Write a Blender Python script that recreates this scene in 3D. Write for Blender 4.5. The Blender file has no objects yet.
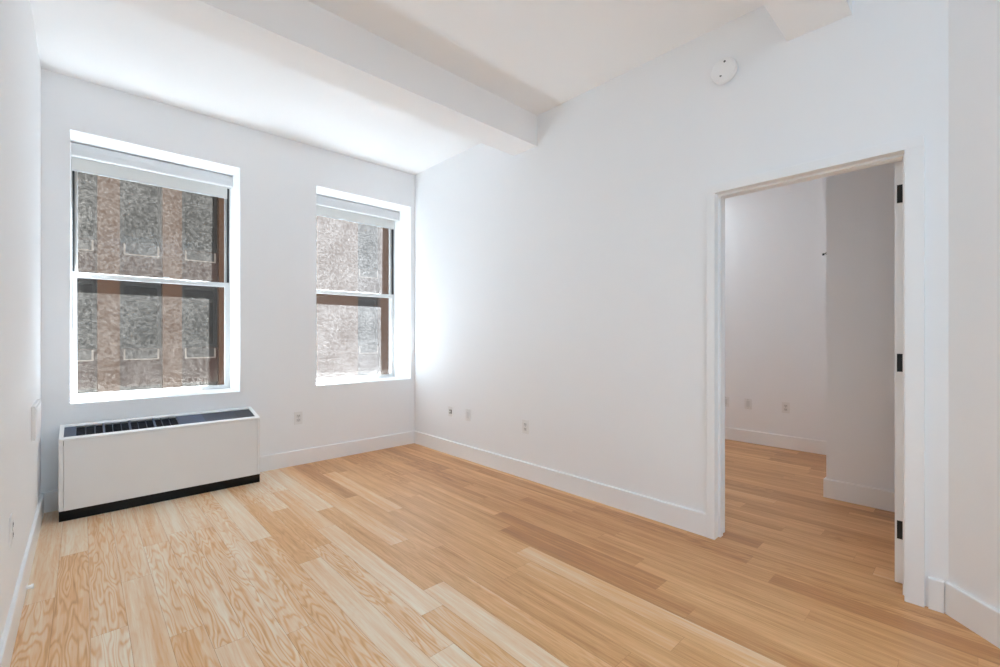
import bpy, bmesh, math, random
from mathutils import Vector, Matrix

# ------------------------------------------------------------------ camera, sky, sun, exposure
SC = bpy.context.scene
COL = SC.collection
cam_d = bpy.data.cameras.new('camera')
cam = bpy.data.objects.new('camera', cam_d)
COL.objects.link(cam)
cam_d.sensor_width = 36.0
cam_d.lens = 446.4 / 1000 * 36.0
cam_d.shift_y = (336.61 - 333.5) / 1000.0
cam_d.clip_start = 0.02
cam.location = (0, 0, 1.2)
cam.rotation_euler = (math.radians(90), 0, -math.radians(43.04))
SC.camera = cam

world = bpy.data.worlds.new('sky')
SC.world = world
world.use_nodes = True
bg = world.node_tree.nodes['Background']
bg.inputs[0].default_value = (0.80, 0.90, 1.0, 1)
bg.inputs[1].default_value = 1.2

SUN_DIR = Vector((1.6, 1.0, 6.0)).normalized()
sd = bpy.data.lights.new('sun', 'SUN')
sd.energy = 103.0
sd.angle = math.radians(0.53)
sd.color = (0.785, 0.89, 0.985)
sun = bpy.data.objects.new('sun', sd)
COL.objects.link(sun)
sun.rotation_euler = SUN_DIR.to_track_quat('Z', 'Y').to_euler()
sun.location = (12, 8, 18)

FILL2 = 9.5  # watts of the fill light added in the next room
FILL = 36.0                   # watts of the unseen fill light added over the entry
SC.view_settings.view_transform = 'Standard'
SC.view_settings.look = 'None'
SC.view_settings.exposure = 0.0
SC.view_settings.gamma = 1.0
SC.view_settings.use_curve_mapping = False
cy = SC.cycles
cy.max_bounces = 14
cy.diffuse_bounces = 12
cy.glossy_bounces = 4
cy.transparent_max_bounces = 12
cy.caustics_reflective = False
cy.caustics_refractive = False
cy.sample_clamp_indirect = 12.0
cy.use_guiding = True

# ------------------------------------------------------------------ measures (metres)
XL, XR, YW, ZC = -0.21, 2.741, 4.349, 3.025
WT = 0.12                    # partition thickness
YO = 4.838                   # outer face of the window wall
YB = -3.2                    # back of the entry behind the camera
X2 = 5.515                   # far wall of the second room
XBK = 4.065                  # face of the closet block in the second room
YBK = 0.775
Y2B = -1.2
ZB = 2.772                   # beam underside
WZ0, WZ1 = 0.725, 2.655      # window recess
WINS = [(-0.067, 0.991), (1.642, 2.692), (3.55, 4.60)]

# ------------------------------------------------------------------ materials
def mat(name, col, rough=0.5, metal=0.0, spec=0.5, coat=0.0):
    m = bpy.data.materials.new(name)
    m.use_nodes = True
    b = m.node_tree.nodes['Principled BSDF']
    b.inputs['Base Color'].default_value = (*col, 1)
    b.inputs['Roughness'].default_value = rough
    b.inputs['Metallic'].default_value = metal
    b.inputs['Specular IOR Level'].default_value = spec
    b.inputs['Coat Weight'].default_value = coat
    return m

def nd(m, t, **kw):
    n = m.node_tree.nodes.new(t)
    for k, v in kw.items():
        setattr(n, k, v)
    return n

def lk(m, a, b):
    m.node_tree.links.new(a, b)

def math_node(m, op, a, b=None, c=None, clamp=False):
    n = nd(m, 'ShaderNodeMath', operation=op, use_clamp=clamp)
    for i, v in enumerate((a, b, c)):
        if v is None:
            continue
        if isinstance(v, (int, float)):
            n.inputs[i].default_value = v
        else:
            lk(m, v, n.inputs[i])
    return n.outputs[0]

def mottled(name, col, amp=0.03, scale=3.0, rough=0.6, spec=0.3, bump=0.0, bscale=120.0):
    m = mat(name, col, rough, 0, spec)
    b = m.node_tree.nodes['Principled BSDF']
    tc = nd(m, 'ShaderNodeTexCoord')
    nz = nd(m, 'ShaderNodeTexNoise'); nz.inputs['Scale'].default_value = scale; nz.inputs['Detail'].default_value = 3
    lk(m, tc.outputs['Object'], nz.inputs['Vector'])
    mx = nd(m, 'ShaderNodeMix', data_type='RGBA')
    mx.inputs[6].default_value = (*[c * (1 - amp) for c in col], 1)
    mx.inputs[7].default_value = (*[min(1, c * (1 + amp)) for c in col], 1)
    lk(m, nz.outputs['Fac'], mx.inputs[0])
    lk(m, mx.outputs[2], b.inputs['Base Color'])
    if bump:
        n2 = nd(m, 'ShaderNodeTexNoise'); n2.inputs['Scale'].default_value = bscale
        lk(m, tc.outputs['Object'], n2.inputs['Vector'])
        bp = nd(m, 'ShaderNodeBump'); bp.inputs['Strength'].default_value = bump; bp.inputs['Distance'].default_value = 0.002
        lk(m, n2.outputs['Fac'], bp.inputs['Height']); lk(m, bp.outputs[0], b.inputs['Normal'])
    return m

M_WALL = mottled('painted wall', (0.90, 0.912, 0.928), 0.006, 2.0, 0.65, 0.25, 0.05)
M_CEIL = mottled('painted ceiling', (0.935, 0.938, 0.945), 0.005, 2.0, 0.8, 0.15)
M_TRIM = mottled('satin trim paint', (0.90, 0.908, 0.918), 0.004, 3.0, 0.35, 0.5)
M_FRAME = mat('window frame enamel', (0.62, 0.62, 0.61), 0.35)
M_TRACK = mat('dark window track', (0.02, 0.021, 0.024), 0.5)
M_METAL = mat('latch metal', (0.35, 0.34, 0.33), 0.35, 0.8)
M_CASS = mat('blind cassette enamel', (0.68, 0.69, 0.70), 0.45)
M_CASSLIP = mat('blind cassette lip', (0.85, 0.86, 0.86), 0.35)
M_UNIT = mottled('unit enamel', (0.80, 0.80, 0.80), 0.01, 4.0, 0.4, 0.4)
M_UNITTOP = mat('unit top enamel', (0.94, 0.94, 0.94), 0.35)
M_BLACK = mat('glossy black base', (0.003, 0.0025, 0.0025), 0.18, 0, 0.25)
M_GRBLK = mat('black grille', (0.006, 0.008, 0.016), 0.35)
M_GRBAR = mat('grille bar', (0.05, 0.07, 0.12), 0.4)  # blue sky reflection mixed into the bar colour
M_GRPL = mat('sky-sheen cover plate', (0.045, 0.065, 0.12), 0.3)  # blue of the reflected sky painted into the plate colour
M_GRPL2 = mat('faint sky-sheen plate', (0.018, 0.024, 0.048), 0.3)  # weaker painted sky reflection, also on the thin bars
M_GRPL3 = mat('dark end plate', (0.007, 0.009, 0.02), 0.3)
M_PLATE = mat('outlet plastic', (0.83, 0.83, 0.83), 0.35)
M_INSERT = mat('outlet insert plastic', (0.72, 0.72, 0.72), 0.35)
M_SLOT = mat('slot', (0.05, 0.05, 0.05), 0.6)
M_HINGE = mat('black hinge metal', (0.006, 0.006, 0.006), 0.45)
M_DET = mat('detector plastic', (0.90, 0.905, 0.91), 0.45)
M_DETSLOT = mat('detector port', (0.10, 0.10, 0.10), 0.6)
M_FILL = mat('lamp diffuser', (0.9, 0.9, 0.9), 0.5)
M_FILL.node_tree.nodes['Principled BSDF'].inputs['Emission Color'].default_value = (0.7, 0.88, 1, 1)
M_FILL.node_tree.nodes['Principled BSDF'].inputs['Emission Strength'].default_value = 1.0  # glow of the added fill panels
M_EXT = mottled('exterior limestone', (0.30, 0.27, 0.23), 0.1, 2.0, 0.9, 0.1)
M_STREET = mottled('street asphalt', (0.12, 0.12, 0.12), 0.2, 1.0, 0.9, 0.1)

def fabric_mat():
    m = bpy.data.materials.new('blind fabric'); m.use_nodes = True
    nt = m.node_tree; nt.nodes.remove(nt.nodes['Principled BSDF'])
    d = nd(m, 'ShaderNodeBsdfDiffuse'); d.inputs[0].default_value = (0.76, 0.76, 0.74, 1)
    t = nd(m, 'ShaderNodeBsdfTranslucent'); t.inputs[0].default_value = (0.76, 0.76, 0.74, 1)
    mx = nd(m, 'ShaderNodeMixShader'); mx.inputs[0].default_value = 0.06
    lk(m, d.outputs[0], mx.inputs[1]); lk(m, t.outputs[0], mx.inputs[2])
    lk(m, mx.outputs[0], nt.nodes['Material Output'].inputs[0])
    return m
M_FAB = fabric_mat()

def glass_mat(name, lo, hi, tint=(1, 1, 1)):
    """clear glass whose outer side carries mottled street dust that scatters the light falling on it"""
    m = bpy.data.materials.new(name); m.use_nodes = True
    nt = m.node_tree; nt.nodes.remove(nt.nodes['Principled BSDF'])
    tc = nd(m, 'ShaderNodeTexCoord')
    n1 = nd(m, 'ShaderNodeTexNoise'); n1.inputs['Scale'].default_value = 48; n1.inputs['Detail'].default_value = 3; n1.inputs['Roughness'].default_value = 0.75
    n2 = nd(m, 'ShaderNodeTexNoise'); n2.inputs['Scale'].default_value = 3.0; n2.inputs['Detail'].default_value = 2
    lk(m, tc.outputs['Object'], n1.inputs['Vector']); lk(m, tc.outputs['Object'], n2.inputs['Vector'])
    r = nd(m, 'ShaderNodeMapRange'); r.inputs['From Min'].default_value = 0.38; r.inputs['From Max'].default_value = 0.62
    r.inputs['To Min'].default_value = lo; r.inputs['To Max'].default_value = hi
    lk(m, n1.outputs['Fac'], r.inputs['Value'])
    r2 = nd(m, 'ShaderNodeMapRange'); r2.inputs['From Min'].default_value = 0.3; r2.inputs['From Max'].default_value = 0.7
    r2.inputs['To Min'].default_value = 0.8; r2.inputs['To Max'].default_value = 1.2
    lk(m, n2.outputs['Fac'], r2.inputs['Value'])
    f = math_node(m, 'MULTIPLY', r.outputs[0], r2.outputs[0], clamp=True)
    tr = nd(m, 'ShaderNodeBsdfTransparent'); tr.inputs[0].default_value = (0.93, 0.94, 0.93, 1)
    ds = nd(m, 'ShaderNodeBsdfTranslucent'); ds.inputs[0].default_value = (*tint, 1)
    a = nd(m, 'ShaderNodeMixShader'); lk(m, f, a.inputs[0]); lk(m, tr.outputs[0], a.inputs[1]); lk(m, ds.outputs[0], a.inputs[2])
    g = nd(m, 'ShaderNodeBsdfGlossy'); g.inputs['Roughness'].default_value = 0.10
    b = nd(m, 'ShaderNodeMixShader'); b.inputs[0].default_value = 0.013
    lk(m, a.outputs[0], b.inputs[1]); lk(m, g.outputs[0], b.inputs[2])
    lk(m, b.outputs[0], nt.nodes['Material Output'].inputs[0])
    return m
M_GLASS = [glass_mat('dusty glass', 0.022, 0.070, (1, 0.89, 0.77)), glass_mat('dusty sun haze glass', 0.07, 0.15, (1, 0.93, 0.87)), glass_mat('dusty glass beyond', 0.005, 0.05)]  # second glass: dust plus forward-scattered sun haze, put in as heavier coverage

def granite(name, col, amp=0.25):
    m = mat(name, col, 0.7, 0, 0.3)
    b = m.node_tree.nodes['Principled BSDF']
    tc = nd(m, 'ShaderNodeTexCoord')
    nz = nd(m, 'ShaderNodeTexNoise'); nz.inputs['Scale'].default_value = 9; nz.inputs['Detail'].default_value = 5; nz.inputs['Roughness'].default_value = 0.7
    lk(m, tc.outputs['Object'], nz.inputs['Vector'])
    cr = nd(m, 'ShaderNodeValToRGB')
    cr.color_ramp.elements[0].position = 0.3; cr.color_ramp.elements[0].color = (*[c * (1 - amp) for c in col], 1)
    cr.color_ramp.elements[1].position = 0.7; cr.color_ramp.elements[1].color = (*[min(1, c * (1 + amp)) for c in col], 1)
    lk(m, nz.outputs['Fac'], cr.inputs[0]); lk(m, cr.outputs[0], b.inputs['Base Color'])
    return m
M_PIER = granite('orange brown granite', (0.085, 0.034, 0.013))
M_SPAN = granite('red brown granite', (0.045, 0.017, 0.010))
M_WFRM = mat('dark bronze frame', (0.012, 0.008, 0.007), 0.5)
M_WPANE = mat('dark office glass', (0.010, 0.0085, 0.008), 0.5, 0, 0.2)
M_VENT = mat('vent louvre', (0.025, 0.018, 0.016), 0.6)
M_VEDGE = mat('pale vent edge', (0.22, 0.17, 0.14), 0.5)

def floor_mat():
    m = mat('oak plank floor', (0.6, 0.4, 0.22), 0.33, 0, 0.5, 0.3)
    m.node_tree.nodes['Principled BSDF'].inputs['Coat Roughness'].default_value = 0.30
    b = m.node_tree.nodes['Principled BSDF']
    tc = nd(m, 'ShaderNodeTexCoord')
    at = nd(m, 'ShaderNodeAttribute', attribute_name='plank')     # r tone, g figure, b random offset
    sp = nd(m, 'ShaderNodeSeparateColor'); lk(m, at.outputs['Color'], sp.inputs[0])
    tone, fig, rnd = sp.outputs[0], sp.outputs[1], sp.outputs[2]
    xyz = nd(m, 'ShaderNodeSeparateXYZ'); lk(m, tc.outputs['Object'], xyz.inputs[0])
    x, y = xyz.outputs[0], xyz.outputs[1]
    off = math_node(m, 'MULTIPLY', rnd, 37.0)
    # fine straight grain: strongly stretched along the plank (Y)
    c1 = nd(m, 'ShaderNodeCombineXYZ')
    lk(m, math_node(m, 'MULTIPLY', x, 95.0), c1.inputs[0]); lk(m, math_node(m, 'MULTIPLY', y, 3.2), c1.inputs[1]); lk(m, off, c1.inputs[2])
    g1 = nd(m, 'ShaderNodeTexNoise'); g1.inputs['Scale'].default_value = 1.0; g1.inputs['Detail'].default_value = 5; g1.inputs['Roughness'].default_value = 0.65
    lk(m, c1.outputs[0], g1.inputs['Vector'])
    # broad streaks
    c2 = nd(m, 'ShaderNodeCombineXYZ')
    lk(m, math_node(m, 'MULTIPLY', x, 22.0), c2.inputs[0]); lk(m, math_node(m, 'MULTIPLY', y, 0.9), c2.inputs[1]); lk(m, math_node(m, 'ADD', off, 5.0), c2.inputs[2])
    g2 = nd(m, 'ShaderNodeTexNoise'); g2.inputs['Scale'].default_value = 1.0; g2.inputs['Detail'].default_value = 3
    lk(m, c2.outputs[0], g2.inputs['Vector'])
    # cathedral figure: iso-lines of a smooth stretched field
    c3 = nd(m, 'ShaderNodeCombineXYZ')
    lk(m, math_node(m, 'MULTIPLY', x, 12.0), c3.inputs[0]); lk(m, math_node(m, 'MULTIPLY', y, 1.3), c3.inputs[1]); lk(m, off, c3.inputs[2])
    g3 = nd(m, 'ShaderNodeTexNoise'); g3.inputs['Scale'].default_value = 1.0; g3.inputs['Detail'].default_value = 2.4; g3.inputs['Roughness'].default_value = 0.5
    lk(m, c3.outputs[0], g3.inputs['Vector'])
    iso = math_node(m, 'SINE', math_node(m, 'MULTIPLY', g3.outputs['Fac'], 100.0))
    iso = math_node(m, 'POWER', math_node(m, 'MULTIPLY_ADD', iso, 0.5, 0.5), 2.2)
    # combine
    fine = math_node(m, 'MULTIPLY', math_node(m, 'SUBTRACT', g1.outputs['Fac'], 0.5), -0.55)
    broad = math_node(m, 'MULTIPLY', math_node(m, 'SUBTRACT', g2.outputs['Fac'], 0.5), -0.55)
    cath = math_node(m, 'MULTIPLY', math_node(m, 'MULTIPLY', iso, fig), -0.23)
    t = math_node(m, 'ADD', math_node(m, 'ADD', tone, fine), math_node(m, 'ADD', broad, cath), clamp=True)
    cr = nd(m, 'ShaderNodeValToRGB')
    e = cr.color_ramp.elements
    e[0].position = 0.0; e[0].color = (0.28, 0.11, 0.038, 1)
    e[1].position = 1.0; e[1].color = (0.93, 0.79, 0.61, 1)
    k = e.new(0.35); k.color = (0.54, 0.235, 0.075, 1)
    k = e.new(0.65); k.color = (0.80, 0.45, 0.195, 1)
    lk(m, t, cr.inputs[0]); lk(m, cr.outputs[0], b.inputs['Base Color'])
    rr = nd(m, 'ShaderNodeMapRange'); rr.inputs['To Min'].default_value = 0.30; rr.inputs['To Max'].default_value = 0.46
    lk(m, g1.outputs['Fac'], rr.inputs['Value']); lk(m, rr.outputs[0], b.inputs['Roughness'])
    bp = nd(m, 'ShaderNodeBump'); bp.inputs['Strength'].default_value = 0.08; bp.inputs['Distance'].default_value = 0.001
    lk(m, g1.outputs['Fac'], bp.inputs['Height']); lk(m, bp.outputs[0], b.inputs['Normal'])
    return m
M_FLOOR = floor_mat()

# ------------------------------------------------------------------ mesh helpers
def box(bm, x0, x1, y0, y1, z0, z1, bevel=0.0, mi=0):
    r = bmesh.ops.create_cube(bm, size=1.0)
    vs = r['verts']
    for v in vs:
        v.co = Vector(((x0 + x1) / 2 + v.co.x * (x1 - x0), (y0 + y1) / 2 + v.co.y * (y1 - y0), (z0 + z1) / 2 + v.co.z * (z1 - z0)))
    fs = set(f for v in vs for f in v.link_faces)
    for f in fs:
        f.material_index = mi
    if bevel:
        es = list(set(e for v in vs for e in v.link_edges))
        r = bmesh.ops.bevel(bm, geom=es, offset=bevel, segments=2, profile=0.5, affect='EDGES')
        for f in r['faces']:
            f.material_index = mi
    return bm

def prism(bm, pts, vec, mi=0):
    """extrude a closed 3-D polygon along vec"""
    vec = Vector(vec)
    a = [bm.verts.new(Vector(p)) for p in pts]
    b = [bm.verts.new(Vector(p) + vec) for p in pts]
    n = len(pts)
    fs = [bm.faces.new(a), bm.faces.new(b[::-1])]
    for i in range(n):
        fs.append(bm.faces.new((a[i], b[i], b[(i + 1) % n], a[(i + 1) % n])))
    for f in fs:
        f.material_index = mi
    bmesh.ops.recalc_face_normals(bm, faces=fs)
    return bm

def cyl(bm, c, axis, r, h, seg=24, r2=None, mi=0):
    r2 = r if r2 is None else r2
    q = Vector((0, 0, 1)).rotation_difference(Vector(axis)).to_matrix().to_4x4()
    res = bmesh.ops.create_cone(bm, cap_ends=True, segments=seg, radius1=r, radius2=r2, depth=h,
                                matrix=Matrix.Translation(Vector(c) + Vector(axis).normalized() * h / 2) @ q)
    for f in set(f for v in res['verts'] for f in v.link_faces):
        f.material_index = mi
    return bm

def lathe(bm, c, axis, prof, seg=40):
    q = Vector((0, 0, 1)).rotation_difference(Vector(axis)).to_matrix()
    rings = []
    for r, h in prof:
        rings.append([bm.verts.new(Vector(c) + q @ Vector((r * math.cos(2 * math.pi * i / seg), r * math.sin(2 * math.pi * i / seg), h))) for i in range(seg)])
    fs = []
    for a, b in zip(rings, rings[1:]):
        for i in range(seg):
            fs.append(bm.faces.new((a[i], a[(i + 1) % seg], b[(i + 1) % seg], b[i])))
    fs.append(bm.faces.new(rings[0][::-1])); fs.append(bm.faces.new(rings[-1]))
    bmesh.ops.recalc_face_normals(bm, faces=fs)
    return bm

def obj(name, bm, mats, parent=None, smooth=False):
    me = bpy.data.meshes.new(name)
    bm.to_mesh(me); bm.free()
    for m in (mats if isinstance(mats, (list, tuple)) else [mats]):
        me.materials.append(m)
    if smooth:
        for p in me.polygons:
            p.use_smooth = True
        try:
            me.set_sharp_from_angle(angle=math.radians(35))
        except Exception:
            pass
    o = bpy.data.objects.new(name, me)
    COL.objects.link(o)
    if parent:
        o.parent = parent
        o.matrix_parent_inverse = Matrix.Identity(4)
        # meshes are written in world coordinates: shift into the parent's frame
        w = Vector((0, 0, 0)); p = parent
        while p:
            w += p.location; p = p.parent
        me.transform(Matrix.Translation(-w))
    return o

def centre_origin(o):
    """put a free mesh object's origin at the middle of its underside"""
    vs = [v.co for v in o.data.vertices]
    lo = Vector((min(v.x for v in vs), min(v.y for v in vs), min(v.z for v in vs)))
    hi = Vector((max(v.x for v in vs), max(v.y for v in vs), max(v.z for v in vs)))
    c = Vector(((lo.x + hi.x) / 2, (lo.y + hi.y) / 2, lo.z))
    o.data.transform(Matrix.Translation(-c)); o.location = c
    return o

def empty(name, loc):
    o = bpy.data.objects.new(name, None)
    o.empty_display_size = 0.1
    o.location = loc
    COL.objects.link(o)
    return o

def struct(o, label=None):
    o['kind'] = 'structure'
    if label:
        o['label'] = label
    return o

def tag(o, label, cat, group=None):
    o['label'] = label; o['category'] = cat
    if group:
        o['group'] = group
    return o

def slab_with_holes(bm, axis, c0, c1, a0, a1, b0, b1, holes):
    """a wall slab normal to axis ('x' or 'y'), from c0 to c1, with rectangular holes (a0,a1,b0,b1)"""
    As = sorted(set([a0, a1] + [h[0] for h in holes] + [h[1] for h in holes]))
    Bs = sorted(set([b0, b1] + [h[2] for h in holes] + [h[3] for h in holes]))
    def P(c, a, b):
        return (c, a, b) if axis == 'x' else (a, c, b)
    cache = {}
    def V(c, a, b):
        k = (c, a, b)
        if k not in cache:
            cache[k] = bm.verts.new(P(c, a, b))
        return cache[k]
    def solid(i, j):
        if i < 0 or j < 0 or i >= len(As) - 1 or j >= len(Bs) - 1:
            return False
        am, bmid = (As[i] + As[i + 1]) / 2, (Bs[j] + Bs[j + 1]) / 2
        return not any(h[0] < am < h[1] and h[2] < bmid < h[3] for h in holes)
    fs = []
    for i in range(len(As) - 1):
        for j in range(len(Bs) - 1):
            if not solid(i, j):
                continue
            A0, A1, B0, B1 = As[i], As[i + 1], Bs[j], Bs[j + 1]
            for c in (c0, c1):
                fs.append(bm.faces.new((V(c, A0, B0), V(c, A1, B0), V(c, A1, B1), V(c, A0, B1))))
            for di, dj, q in ((-1, 0, (A0, B0, A0, B1)), (1, 0, (A1, B0, A1, B1)), (0, -1, (A0, B0, A1, B0)), (0, 1, (A0, B1, A1, B1))):
                if not solid(i + di, j + dj):
                    fs.append(bm.faces.new((V(c0, q[0], q[1]), V(c0, q[2], q[3]), V(c1, q[2], q[3]), V(c1, q[0], q[1]))))
    bmesh.ops.recalc_face_normals(bm, faces=fs)
    return bm

# ------------------------------------------------------------------ floor: rows of oak planks running towards the windows
random.seed(11)
PW, PX0 = 0.1155, 0.021
# boards read off the photograph: row -> [(y0, y1, tone, figure)]
KNOWN = {
    -2: [(1.2, 2.9, .52, .9), (2.9, 4.4, .62, .3)],
    -1: [(0.6, 1.9, .55, .8), (1.9, 3.41, .47, .9), (3.41, 4.5, .66, .3)],
    0: [(1.1, 2.41, .80, 1.0), (2.41, 4.1, .60, .9)],
    1: [(1.2, 2.85, .62, .2), (2.85, 4.3, .66, .6)],
    2: [(0.9, 2.2, .55, .6), (2.2, 3.25, .66, .9)],
    3: [(1.0, 2.0, .60, .3), (2.0, 3.35, .68, 1.0), (3.35, 4.3, .70, .2)],
    4: [(1.3, 3.3, .60, 1.0), (3.3, 4.3, .62, .5)],
    5: [(0.8, 1.9, .50, .7), (1.9, 3.6, .64, .8)],
    6: [(1.0, 2.9, .54, .8), (2.9, 4.1, .68, .1)],
    7: [(1.2, 2.443, .70, .15), (2.443, 3.55, .46, .35)],
    8: [(1.4, 2.57, .66, .9), (2.57, 3.3, .46, .3), (3.3, 4.35, .74, .6)],
    9: [(0.7, 1.633, .48, .5), (1.633, 2.80, .72, .1), (2.80, 3.7, .52, .15)],
    10: [(0.6, 1.79, .74, .1), (1.79, 3.1, .42, .25), (3.1, 4.35, .80, .1)],
    11: [(0.7, 2.3, .46, .35), (2.3, 3.4, .60, .1)],
    12: [(0.9, 2.1, .50, .2), (2.1, 3.2, .60, .15)],
    13: [(0.5, 1.6, .54, .1), (1.6, 2.75, .56, .1), (2.75, 3.9, .72, .1)],
    14: [(0.8, 1.63, .62, .1), (1.63, 3.0, .52, .1)],
    15: [(0.4, 1.75, .78, .05), (1.75, 2.9, .58, .1)],
    16: [(-.3, .852, .52, .1), (.852, 2.02, .36, .1), (2.02, 3.2, .58, .1)],
    17: [(-.2, 1.044, .62, .1), (1.044, 2.22, .40, .1), (2.22, 3.4, .60, .1)],
    18: [(.2, 1.229, .64, .1), (1.229, 2.5, .50, .1)],
    19: [(.5, 1.55, .60, .1), (1.55, 2.8, .54, .1)],
    20: [(0.0, 1.5, .56, .1), (1.5, 2.3, .42, .1)],
    21: [(-.6, .70, .36, .1), (.70, 1.9, .50, .1)],
}
bm = bmesh.new()
lay = bm.loops.layers.float_color.new('plank')
def plank(x0, x1, y0, y1, tone, fig, rnd):
    g = 0.0006
    vs = [bm.verts.new((x, y, 0)) for x, y in ((x0 + g, y0 + g), (x1 - g, y0 + g), (x1 - g, y1 - g), (x0 + g, y1 - g))]
    f = bm.faces.new(vs)
    for l in f.loops:
        l[lay] = (tone, fig, rnd, 1)
Y0F, Y1F = YB, YW
kmin, kmax = math.floor((XL - 0.1 - PX0) / PW), math.ceil((X2 + .05 - PX0) / PW)
for k in range(kmin, kmax):
    x0 = PX0 + k * PW
    segs = list(KNOWN.get(k, []))
    lo = segs[0][0] if segs else None
    hi = segs[-1][1] if segs else None
    def rt():
        c = random.random()
        return (random.uniform(.36, .46) if c < .2 else random.uniform(.46, .64) if c < .8 else random.uniform(.64, .78))
    def rf():
        return random.choice([.05, .1, .1, .2, .6]) if k > 8 else random.choice([.1, .3, .7, .9])
    if segs:
        y = lo
        while y > Y0F:
            L = random.uniform(.7, 1.7); segs.insert(0, (max(Y0F, y - L), y, rt(), rf())); y -= L
        y = hi
        while y < Y1F:
            L = random.uniform(.7, 1.5); segs.append((y, min(Y1F, y + L), rt(), rf())); y += L
    else:
        y = Y0F - random.uniform(0, 1)
        while y < Y1F:
            L = random.uniform(.6, 1.7)
            segs.append((max(y, Y0F), min(y + L, Y1F), rt(), rf())); y += L
    light_adj = .25 if k < 7 else .19 if k < 10 else .14 if k < 12 else .02 if k < 16 else -.07  # window brightness put into board tone: left rows paler, right rows darker
    for (a, b, t, f) in segs:
        b = min(b, Y1F)
        if b - a > .01:
            plank(x0, x0 + PW, a, b, .56 + (t - .56) * .72 + light_adj, f, random.random())
# sub-floor seen as dark hairline seams
vs = [bm.verts.new(p) for p in ((XL - .3, YB, -.002), (X2 + .1, YB, -.002), (X2 + .1, YW, -.002), (XL - .3, YW, -.002))]
f = bm.faces.new(vs)
for l in f.loops:
    l[lay] = (0.28, 0, 0, 1)
box(bm, XL - .3, X2 + .1, YB, YW, -.25, -.004)
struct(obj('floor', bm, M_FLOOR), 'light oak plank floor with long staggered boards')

# ------------------------------------------------------------------ ceiling and beams
bm = bmesh.new(); box(bm, XL - .3, X2 + .3, YB - .15, YW, ZC, ZC + .2)
struct(obj('ceiling', bm, M_CEIL))
bm = bmesh.new(); box(bm, XL, XR, 2.485, 2.754, ZB, ZC)
struct(obj('trim_1', bm, M_CEIL), 'white ceiling beam across the room before the windows')
bm = bmesh.new(); box(bm, XL, XR, 0.420, 0.694, ZB, ZC)
struct(obj('trim_2', bm, M_CEIL), 'white ceiling beam overhead near the doorway')

# ------------------------------------------------------------------ walls
holes = [(a, b, WZ0, WZ1) for a, b in WINS]
bm = bmesh.new(); slab_with_holes(bm, 'y', YW, 4.745, XL - .3, X2 + .3, -.25, ZC + .35, holes)
slab_with_holes(bm, 'y', 4.745, YO, XL - .3, X2 + .3, -.25, ZC + .35, [(a, b, WZ0, 3.22) for a, b in WINS])
struct(obj('wall_window', bm, M_WALL))
bm = bmesh.new(); slab_with_holes(bm, 'y', YO - .25, YO, -12, 18, -14, 16, [(XL - .3, X2 + .3, -.25, ZC + .35)])
struct(obj('wall_exterior', bm, M_EXT))
bm = bmesh.new(); box(bm, XL - .15, XL, YB - .15, YW, 0, ZC)
struct(obj('wall_left', bm, M_WALL))
DY0, DY1, DZ = 0.228, 1.060, 2.047     # casing inner edges
bm = bmesh.new(); slab_with_holes(bm, 'x', XR, XR + WT, 0.087, YW, 0, ZC, [(DY0 - .012, DY1 + .012, 0 - .001, DZ + .012)])
struct(obj('wall_right', bm, M_WALL))
# 45 degree wall beside the doorway
bm = bmesh.new()
L = 0.95; dx = L / math.sqrt(2)
prism(bm, [(XR, 0.087, 0), (XR + WT, 0.087, 0), (XR + WT, 0.0, 0), (XR - dx + .1, 0.087 - dx - .12, 0), (XR - dx, 0.087 - dx, 0)], (0, 0, ZC))
struct(obj('wall_angled', bm, M_WALL))
xk = XR - dx; yk = 0.087 - dx
bm = bmesh.new(); box(bm, xk, xk + .12, YB, yk - .0, 0, ZC)
struct(obj('wall_entry', bm, M_WALL))
bm = bmesh.new(); box(bm, XL, xk + .12, YB - .15, YB, 0, ZC)
struct(obj('wall_back', bm, M_WALL))
bm = bmesh.new(); box(bm, X2, X2 + .15, Y2B, YW, 0, ZC)
struct(obj('wall_far', bm, M_WALL))
bm = bmesh.new(); box(bm, XBK, X2, Y2B, YBK, 0, ZC)
struct(obj('wall_closet', bm, M_WALL))
bm = bmesh.new(); box(bm, XR + WT + .0, X2 + .15, Y2B - .15, Y2B, 0, ZC)
struct(obj('wall_rear', bm, M_WALL))
bm = bmesh.new(); box(bm, XR, XR + WT, Y2B, 0.0, 0, ZC)
struct(obj('wall_divider', bm, M_WALL))

# ------------------------------------------------------------------ baseboards (square board with an eased top edge)
BH, BT = 0.138, 0.015
def base_run(name, p0, p1, nrm):
    """board along p0 -> p1 on the wall line, sticking out along nrm"""
    bm = bmesh.new()
    n = Vector((*nrm, 0)).normalized(); a = Vector((*p0, 0)); d = Vector((*p1, 0)) - a
    prof = [(0, 0), (BT, 0), (BT, BH - .006), (BT - .002, BH - .002), (BT - .006, BH), (0, BH)]
    prism(bm, [a + n * t + Vector((0, 0, z)) for t, z in prof], d)
    return struct(obj(name, bm, M_TRIM))
base_run('baseboard_left', (XL, YB), (XL, YW), (1, 0))
base_run('baseboard_window', (XL + BT, YW), (XR - BT, YW), (0, -1))
base_run('baseboard_right', (XR, 1.108), (XR, YW), (-1, 0))
base_run('baseboard_right_end', (XR, 0.10), (XR, DY0 - .078), (-1, 0))
s = BT * math.tan(math.radians(22.5))
base_run('baseboard_angled', (XR, 0.087), (xk, yk), (-1, 1))
base_run('baseboard_far', (X2, YBK), (X2, YW), (-1, 0))
base_run('baseboard_closet', (XBK, Y2B), (XBK, YBK + BT), (-1, 0))
base_run('baseboard_closet_side', (XBK, YBK), (X2 - BT, YBK), (0, 1))
base_run('baseboard_bedroom_window', (XR + WT, YW), (X2 - BT, YW), (0, -1))

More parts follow.
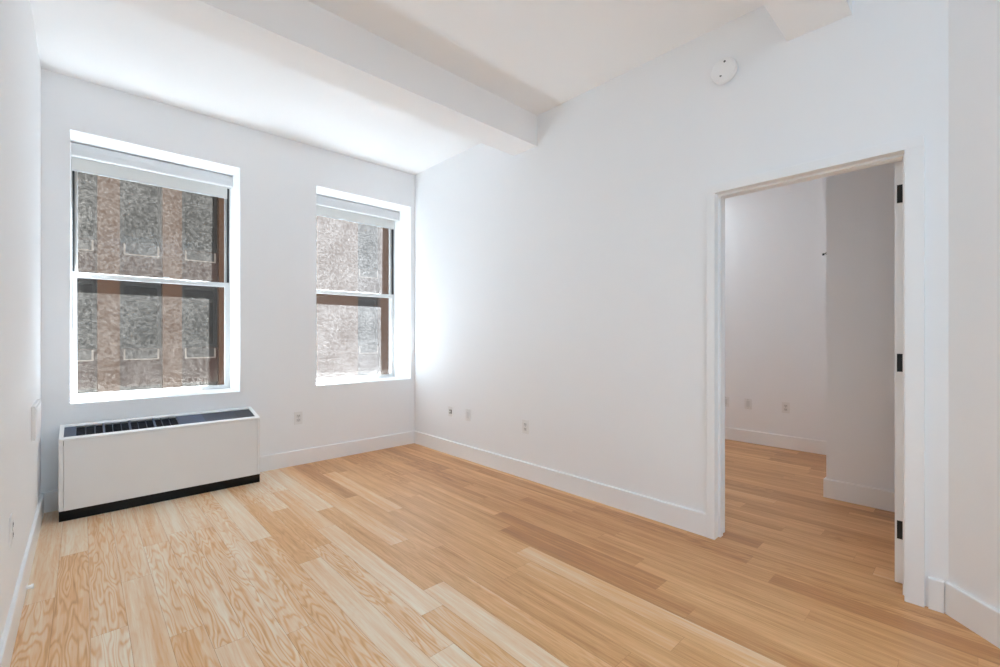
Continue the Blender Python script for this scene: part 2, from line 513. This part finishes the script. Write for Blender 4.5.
# ------------------------------------------------------------------ doorway with the door swung open into the second room
door = struct(empty('door_1', (XR + WT / 2, (DY0 + DY1) / 2, 0)), 'white cased doorway with black hinges')
CW = 0.048; CT = 0.020
def casing(x0, x1, name='casing'):
    bm = bmesh.new()
    ys = (DY0, DY1)
    bw = 0.006
    side = 1 if x1 > x0 else -1
    # legs and head, each with a small inner bead
    box(bm, min(x0, x1), max(x0, x1), DY1, DY1 + CW, 0, DZ, .002)
    box(bm, min(x0, x1), max(x0, x1), DY0 - CW - .018, DY0, 0, DZ, .002)
    box(bm, min(x0, x1), max(x0, x1), DY0 - CW - .018, DY1 + CW, DZ, DZ + .050, .002)
    return obj(name, bm, M_TRIM, door)
casing(XR - CT, XR - .0003)
casing(XR + WT + .0003, XR + WT + CT)
bm = bmesh.new()
box(bm, XR - .008, XR + WT + .008, DY1 + .002, DY1 + .0118, 0, DZ + .002)
box(bm, XR - .008, XR + WT + .008, DY0 - .0118, DY0 - .002, 0, DZ + .002)
box(bm, XR - .008, XR + WT + .008, DY0 - .0118, DY1 + .0118, DZ + .002, DZ + .0118)
obj('jamb', bm, M_TRIM, door)
bm = bmesh.new()
box(bm, XR + .040, XR + .078, DY1 - .011, DY1 + .002, 0, DZ - .010, .001)
box(bm, XR + .040, XR + .078, DY0 - .002, DY0 + .011, 0, DZ - .010, .001)
box(bm, XR + .040, XR + .078, DY0 - .002, DY1 + .002, DZ - .010, DZ + .002, .001)
obj('door_stop', bm, M_TRIM, door)
bm = bmesh.new()
DX0 = XR + WT + .026
box(bm, DX0, DX0 + .80, .241, .277, .008, DZ - .006, .0015)
slab = obj('door_slab', bm, M_TRIM, door)
for z in (.222, 1.030, 1.847):
    bm = bmesh.new()
    box(bm, DX0 - .0025, DX0 + .0005, .2415, .2685, z, z + .087)
    cyl(bm, (DX0 - .006, .2385, z - .002), (0, 0, 1), .0055, .091, 14)
    for q in range(3):
        cyl(bm, (DX0 - 0.0036, .249 + .012 * (q % 2), z + .014 + .03 * q), (1, 0, 0), .0032, .0016, 10)
    box(bm, XR + WT + .004, XR + WT + .019, .2285, .2308, z, z + .087)
    obj('hinge', bm, M_HINGE, slab)
bm = bmesh.new()
cyl(bm, (DX0 + .735, .277, .95), (0, 1, 0), .026, .008, 28)
cyl(bm, (DX0 + .735, .283, .95), (0, 1, 0), .010, .035, 16)
box(bm, DX0 + .63, DX0 + .745, .313, .325, .942, .958, .004)
obj('handle', bm, M_HINGE, slab)

# ------------------------------------------------------------------ windows
YLG, YUG = 4.741, 4.756                 # glass planes of lower and upper sash
def make_window(n, x0, x1):
    w = struct(empty('window_%d' % n, ((x0 + x1) / 2, 4.75, WZ0)))
    f = .0
    # outer frame lining the far part of the recess
    bm = bmesh.new()
    box(bm, x0, x0 + .006, 4.70, YO - .001, WZ0, WZ1)
    box(bm, x1 - .006, x1, 4.70, YO - .001, WZ0, WZ1)
    box(bm, x0 + .006, x1 - .006, 4.70, 4.768, WZ1 - .02, WZ1)
    box(bm, x0 + .006, x1 - .006, 4.755, YO - .001, WZ0, WZ0 + .02)
    obj('window_frame', bm, M_FRAME, w)
    bm = bmesh.new()
    for a, b in ((x0 + .006, x0 + .019), (x1 - .019, x1 - .006)):
        box(bm, a, b, 4.722, 4.745, 1.70, WZ1 - .02)
    obj('jamb_track', bm, M_TRACK, w)
    # upper sash
    bm = bmesh.new()
    zb, zt = 1.667, WZ1 - .02
    box(bm, x0 + .006, x0 + .037, 4.7455, 4.762, zb, zt, .001)
    box(bm, x1 - .037, x1 - .006, 4.7455, 4.762, zb, zt, .001)
    box(bm, x0 + .037, x1 - .037, 4.7455, 4.762, zb, zb + .03, .001)
    box(bm, x0 + .037, x1 - .037, 4.7455, 4.762, zt - .04, zt, .001)
    us = obj('upper_sash', bm, M_FRAME, w)
    bm = bmesh.new()
    v = [bm.verts.new(p) for p in ((x0 + .037, YUG, zb + .03), (x1 - .037, YUG, zb + .03), (x1 - .037, YUG, zt - .04), (x0 + .037, YUG, zt - .04))]
    bm.faces.new(v)
    obj('glass', bm, M_GLASS[n - 1], us)
    # lower sash, on the room side
    bm = bmesh.new()
    zb, zt = WZ0 + .003, 1.692
    box(bm, x0 + .006, x0 + .033, 4.708, 4.744, zb, zt, .002)
    box(bm, x1 - .041, x1 - .006, 4.708, 4.744, zb, zt, .002)
    box(bm, x0 + .033, x1 - .041, 4.708, 4.744, zb, zb + .030, .002)
    box(bm, x0 + .033, x1 - .041, 4.708, 4.744, zt - .038, zt, .002)
    ls = obj('lower_sash', bm, M_FRAME, w)
    bm = bmesh.new()
    v = [bm.verts.new(p) for p in ((x0 + .033, YLG, zb + .030), (x1 - .041, YLG, zb + .030), (x1 - .041, YLG, zt - .038), (x0 + .033, YLG, zt - .038))]
    bm.faces.new(v)
    obj('glass', bm, M_GLASS[n - 1], ls)
    bm = bmesh.new()
    xc = (x0 + x1) / 2 + .04
    box(bm, xc - .032, xc + .032, 4.712, 4.736, zt, zt + .005, .001)
    cyl(bm, (xc, 4.724, zt + .004), (0, 0, 1), .009, .007, 16)
    box(bm, xc - .006, xc + .040, 4.720, 4.729, zt + .008, zt + .014, .002)
    obj('sash_latch', bm, M_METAL, ls)
    return w
for i, (a, b) in enumerate(WINS):
    make_window(i + 1, a, b)

# roller blinds inside the recesses
def make_blind(x0, x1, label):
    t = tag(empty('roller_blind', ((x0 + x1) / 2, 4.645, 2.45)), label, 'blind', 'roller blinds in the window recesses')
    bm = bmesh.new()
    prof = [(4.600, 2.562), (4.598, 2.60), (4.600, 2.640), (4.606, 2.649), (4.69, 2.649), (4.69, 2.556), (4.606, 2.556)]
    prism(bm, [(x0 + .003, y, z) for y, z in prof], (x1 - x0 - .006, 0, 0))
    obj('cassette', bm, M_CASS, t)
    bm = bmesh.new()
    box(bm, x0 + .003, x1 - .003, 4.594, 4.612, 2.547, 2.560, .003)
    obj('cassette_lip', bm, M_CASSLIP, t)
    bm = bmesh.new()
    box(bm, x0 + .005, x1 - .034, 4.6585, 4.6600, 2.464, 2.556)
    obj('fabric', bm, M_FAB, t)
    bm = bmesh.new()
    box(bm, x0 + .005, x1 - .034, 4.655, 4.6635, 2.452, 2.465, .002)
    obj('hem_bar', bm, M_CASS, t)
    for a in (x0 + .0005, x1 - .003):
        bm = bmesh.new(); box(bm, a, a + .0025, 4.595, 4.692, 2.546, 2.652, .0008)
        obj('end_cap', bm, M_CASSLIP, t)
make_blind(*WINS[0], 'white roller blind rolled up above the left window over the heating unit')
make_blind(*WINS[1], 'white roller blind rolled up above the right window by the corner')

# ------------------------------------------------------------------ fan coil unit under the left window
ux0, ux1, uyf, uyb = -0.116, 1.068, 4.048, 4.330
zf, zbk = 0.530, 0.586
u = tag(empty('fan_coil_unit', ((ux0 + ux1) / 2, (uyf + uyb) / 2, 0)), 'low white heating and cooling unit with sloped grille top beneath the left window', 'heater')
def ztop(y):
    return zf + (zbk - zf) * (y - uyf) / (uyb - uyf)
t = .006
bm = bmesh.new()
for a, b in ((ux0, ux0 + t), (ux1 - t, ux1)):     # side sheets
    prism(bm, [(a, uyf, .068), (a, uyb, .068), (a, uyb, zbk), (a, uyf, zf)], (b - a, 0, 0))
box(bm, ux0 + t, ux1 - t, uyb - t, uyb, .068, zbk)
box(bm, ux0 + t, ux1 - t, uyf + t, uyb - t, .068, .074)
for a, b in ((ux0 + .0, ux0 + .022), (ux1 - .022, ux1 - .0)):   # front end caps
    box(bm, a, b, uyf - .0015, uyf + t, .068, zf - .002, .001)
obj('cabinet', bm, M_UNIT, u)
bm = bmesh.new(); box(bm, ux0 + .0235, ux1 - .0235, uyf - .004, uyf + t, .068, zf - .003, .0015)
obj('front_panel', bm, M_UNIT, u)
bm = bmesh.new(); box(bm, ux0 + .001, ux1 - .001, uyf + .004, uyb - .02, 0.0, .068)
obj('base', bm, M_BLACK, u)
# top rim: a sloped frame round the grille opening
gx0, gx1, gy0, gy1 = ux0 + .022, ux1 - .024, uyf + .036, uyb - .038
bm = bmesh.new()
def slope_box(bm, x0, x1, y0, y1, top=.0, th=.006, mi=0):
    prism(bm, [(x0, y0, ztop(y0) + top), (x0, y1, ztop(y1) + top), (x0, y1, ztop(y1) + top - th), (x0, y0, ztop(y0) + top - th)], (x1 - x0, 0, 0), mi)
slope_box(bm, ux0, ux1, uyf - .004, gy0, .004, .010)
slope_box(bm, ux0, ux1, gy1, uyb, .004, .010)
slope_box(bm, ux0, gx0, gy0, gy1, .004, .010)
slope_box(bm, gx1, ux1, gy0, gy1, .004, .010)
obj('top_rim', bm, M_UNITTOP, u)
bm = bmesh.new()
slope_box(bm, gx0 - .02, gx1 + .02, gy0 - .02, gy1 + .02, -.040, .004)
for k in range(9):                                   # deep lengthwise louvres
    y = gy0 + (gy1 - gy0) * (k + .5) / 9
    slope_box(bm, -.034, .529, y - .002, y + .002, -.012, .022)
gr = obj('grille', bm, M_GRBLK, u)
for k in range(13):
    x = -.034 + .563 * k / 12
    thick = k % 3 == 0
    if k == 0 or k == 12:
        continue
    bm = bmesh.new()
    w = .006 if thick else .0022
    slope_box(bm, x - w, x + w, gy0 - .002, gy1 + .002, -.001 if thick else -.006, .010)
    obj('grille_bar', bm, M_GRBAR if thick else M_GRPL2, gr)
for a, b, m in ((gx0 - .002, -.034, M_GRPL), (.529, .700, M_GRPL), (.7005, .925, M_GRPL2), (.9255, gx1 + .002, M_GRPL3)):  # painted sky reflection fades to dark over the right-hand plates
    bm = bmesh.new(); slope_box(bm, a, b, gy0 - .002, gy1 + .002, -.004, .004)
    obj('cover_plate', bm, m, gr)

# ------------------------------------------------------------------ unseen fill lights added behind the camera and in the next room
def fill_light(x, y, w, d, power, label, col=(0.55, 0.83, 1.10)):
    t = tag(empty('fill_light', (x, y, ZC)), label, 'ceiling light', 'added fill lights')
    bm = bmesh.new(); box(bm, x - w / 2, x + w / 2, y - d / 2, y + d / 2, ZC - .030, ZC - .0005, .004)
    obj('housing', bm, M_TRIM, t)
    bm = bmesh.new(); box(bm, x - w / 2 + .03, x + w / 2 - .03, y - d / 2 + .03, y + d / 2 - .03, ZC - .036, ZC - .0301, .001)
    obj('diffuser', bm, M_FILL, t)
    ld = bpy.data.lights.new('fill_lamp', 'AREA'); ld.shape = 'RECTANGLE'; ld.size = w - .06; ld.size_y = d - .06
    ld.energy = power; ld.color = col
    lo = bpy.data.objects.new('fill_lamp', ld); COL.objects.link(lo); lo.parent = t; lo.location = (0, 0, -.040)
fill_light(0.9, -1.8, 1.4, 2.0, FILL, 'unseen flat fill light added over the entry behind the viewer')
fill_light(4.9, 2.6, .6, .6, FILL2, 'unseen square fill light added in the next room', (0.84, 0.93, 1.0))

# ------------------------------------------------------------------ outlets
def outlet(loc, rot, kind, label, w=.075, h=.117):
    """plate on a wall; built facing -Y at the origin (origin = foot of the plate on the wall face)"""
    t = tag(empty('wall_outlet', loc), label, 'outlet', None)
    def part(name, bm, m, par=None):
        me = bpy.data.meshes.new(name); bm.to_mesh(me); bm.free(); me.materials.append(m)
        o = bpy.data.objects.new(name, me); COL.objects.link(o); o.parent = par or t; return o
    bm = bmesh.new(); box(bm, -w / 2, w / 2, -.006, -.0002, 0, h, .0018)
    pl = part('cover_plate', bm, M_PLATE)
    if kind == 'duplex':
        for zc in (h * .33, h * .67):
            bm = bmesh.new(); box(bm, -.017, .017, -.0085, -.005, zc - .0135, zc + .0135, .003)
            ins = part('socket', bm, M_INSERT)
            bm = bmesh.new()
            for x in (-.0065, .0065):
                box(bm, x - .0012, x + .0012, -.0092, -.0083, zc - .002, zc + .008)
            cyl(bm, (0, -.0083, zc - .007), (0, -1, 0), .0022, .0008, 10)
            part('slots', bm, M_SLOT, ins)
        bm = bmesh.new(); cyl(bm, (0, -.0058, h / 2), (0, -1, 0), .003, .001, 12); part('screw', bm, M_METAL)
    elif kind == 'paddle':
        bm = bmesh.new(); box(bm, -.0168, .0168, -.0095, -.005, h / 2 - .0335, h / 2 + .0335, .0012)
        part('insert', bm, M_INSERT)
        for z in (h / 2 - .048, h / 2 + .048):
            bm = bmesh.new(); cyl(bm, (0, -.0058, z), (0, -1, 0), .0028, .001, 12)
            part('screw', bm, M_METAL)
    elif kind == 'jack':
        for z in (h * .36, h * .64):
            bm = bmesh.new(); cyl(bm, (0, -.005, z), (0, -1, 0), .0065, .010, 16)
            part('coax_jack', bm, M_METAL)
        bm = bmesh.new(); box(bm, .010, .024, -.0072, -.0055, h * .3, h * .7, .0008)
        part('port', bm, M_SLOT)
    t.rotation_euler = (0, 0, rot)
    return t
H = math.pi / 2
zo = .379
outlet((XR, 3.672, zo + .008), -H, 'jack', 'small jack plate low on the right wall, nearest the window corner', .070, .100)
outlet((XR, 3.387, zo), -H, 'paddle', 'white wall plate low on the right wall, middle one of three')
outlet((XR, 2.614, zo), -H, 'duplex', 'white wall outlet low on the right wall, nearest the doorway')
outlet((1.474, YW, zo), 0, 'duplex', 'white wall outlet beside the heating unit below and between the windows')
outlet((XL, 2.60, zo), H, 'duplex', 'white outlet low on the left wall at the picture edge')
outlet((X2, 2.020, zo), -H, 'paddle', 'wall plate in the next room half hidden by the left door jamb')
outlet((X2, 1.780, zo), -H, 'paddle', 'plain white wall plate seen through the doorway, middle of three')
outlet((X2, 1.408, zo), -H, 'duplex', 'white outlet seen through the doorway, closest to the dark closet wall')

# flat control panel on the left wall close to the window wall
p = tag(empty('wall_control_panel', (XL, 3.78, .60)), 'white wall-mounted control box on the left wall above the heating unit end', 'control panel')
bm = bmesh.new(); box(bm, XL + .0003, XL + .016, 3.56, 3.98, .625, .812, .002)
obj('housing', bm, M_PLATE, p)
bm = bmesh.new(); box(bm, XL + .016, XL + .020, 3.575, 3.965, .638, .799, .002)
obj('cover', bm, M_DET, p)

# little door stop at the foot of the left baseboard
p = tag(empty('door_bumper', (XL + BT, 3.02, .020)), 'tiny white door bumper at foot of the left baseboard', 'door stop')
bm = bmesh.new(); cyl(bm, (XL + BT + .0003, 3.02, .032), (1, 0, 0), .010, .018, 18, .008)
obj('stem', bm, M_UNITTOP, p)
bm = bmesh.new(); cyl(bm, (XL + BT + .018, 3.02, .032), (1, 0, 0), .012, .008, 18, .011)
obj('rubber_tip', bm, M_UNITTOP, p)

# ------------------------------------------------------------------ smoke detector on the right wall
c = Vector((XR, 1.006, 2.742))
p = tag(empty('smoke_detector', c), 'round white smoke detector high on the right wall', 'smoke detector')
bm = bmesh.new(); lathe(bm, c - Vector((.0003, 0, 0)), (-1, 0, 0), [(.058, 0), (.058, .012), (.056, .014)], 48)
obj('mounting_ring', bm, M_DET, p, True)
bm = bmesh.new(); lathe(bm, c - Vector((.011, 0, 0)), (-1, 0, 0), [(.068, 0), (.071, .004), (.071, .018), (.067, .027), (.055, .033), (.030, .037), (.008, .038)], 48)
obj('cover', bm, M_DET, p, True)
for dy, dz, r in ((-.012, .040, .0062), (.010, -.034, .0062)):
    bm = bmesh.new(); cyl(bm, c + Vector((-.043, dy, dz)), (-1, 0, 0), r, .0045, 16)
    obj('sensor_port', bm, M_DETSLOT, p)

# small black hook on the closet corner in the second room
p = tag(empty('wall_hook', (XBK + .01, YBK, 1.815)), 'tiny black hook at the corner of the closet wall seen through the doorway', 'hook')
bm = bmesh.new(); box(bm, XBK + .003, XBK + .017, YBK + .0003, YBK + .004, 1.812, 1.834, .001)
obj('hook_plate', bm, M_HINGE, p)
bm = bmesh.new()
cyl(bm, (XBK + .010, YBK + .003, 1.826), (0, .9, -.25), .0035, .018, 12)
cyl(bm, (XBK + .010, YBK + .019, 1.812), (0, .2, 1), .0075, .014, 14)
obj('hook_peg', bm, M_HINGE, p)

# ------------------------------------------------------------------ the granite office building across the street
FY = 20.0
P0, PP, PWD = 0.345, 1.743, 0.572     # piers: start, period, width
cols = []
for k in range(-3, 4):
    cols.append((P0 + k * PP + PWD, P0 + (k + 1) * PP))
xr = 9.49
for k in range(0, 6):
    cols.append((xr + k * PP, xr + k * PP + PP - PWD))
FP = 3.65
rows = [(0.785 + FP * j, 0.785 + FP * j + 2.335) for j in range(-3, 4)]
bld = tag(empty('office_building', (5.5, FY + 3, -14)), 'brown granite office building across the street seen through the windows', 'building')
X0B, X1B, Z0B, Z1B = -10.0, 32.0, -14.0, 15.5
bm = bmesh.new()
# piers project in front of the spandrels; wide ones fill between and beside the window bays
edges = [X0B] + [v for c_ in cols for v in c_] + [X1B]
for a, b in zip(edges[0::2], edges[1::2]):
    box(bm, a, b, FY, FY + 1.2, Z0B, Z1B)
obj('pier_wall', bm, M_PIER, bld)
for (a, b) in cols:
    zs = [Z0B] + [v for r_ in rows for v in r_] + [Z1B]
    for z0, z1 in zip(zs[0::2], zs[1::2]):
        bm = bmesh.new(); box(bm, a, b, FY + .12, FY + 1.2, z0, z1)
        obj('spandrel_wall', bm, M_SPAN, bld)
bm = bmesh.new(); box(bm, X0B, X1B, FY + 1.2, FY + 8, Z0B, Z1B - .5)
obj('building_core', bm, M_SPAN, bld)
for (a, b) in cols:
    for (z0, z1) in rows:
        bm = bmesh.new()
        yw = FY + .30
        slab_with_holes(bm, 'y', yw, yw + .08, a, b, z0, z1, [(a + .12, b - .12, z0 + .12, z1 - .62), (a + .12, b - .12, z1 - .50, z1 - .14)])
        wf = obj('window', bm, M_WFRM, bld)
        bm = bmesh.new(); box(bm, a + .11, b - .11, yw + .05, yw + .06, z0 + .11, z1 - .13)
        obj('pane', bm, M_WPANE, wf)
for (a, b) in cols[2:12]:
    for (z0, z1) in rows[1:6]:
        bm = bmesh.new()
        m0, m1 = a + .10, b - .09
        box(bm, m0 + .05, m1 - .05, FY + .100, FY + .121, z0 - .36, z0 - .03)
        for q in range(5):
            zz = z0 - .34 + q * .062
            box(bm, m0 + .05, m1 - .05, FY + .088, FY + .101, zz, zz + .022)
        v = obj('vent', bm, M_VENT, bld)
        bm = bmesh.new()
        box(bm, m0, m0 + .05, FY + .08, FY + .121, z0 - .40, z0 - .03)
        box(bm, m1 - .05, m1, FY + .08, FY + .121, z0 - .40, z0 - .03)
        box(bm, m0 + .05, m1 - .05, FY + .08, FY + .121, z0 - .40, z0 - .36)
        obj('vent_edge', bm, M_VEDGE, v)
bm = bmesh.new(); box(bm, -30, 45, YO, FY, -14.2, -14)
struct(obj('ground', bm, M_STREET))
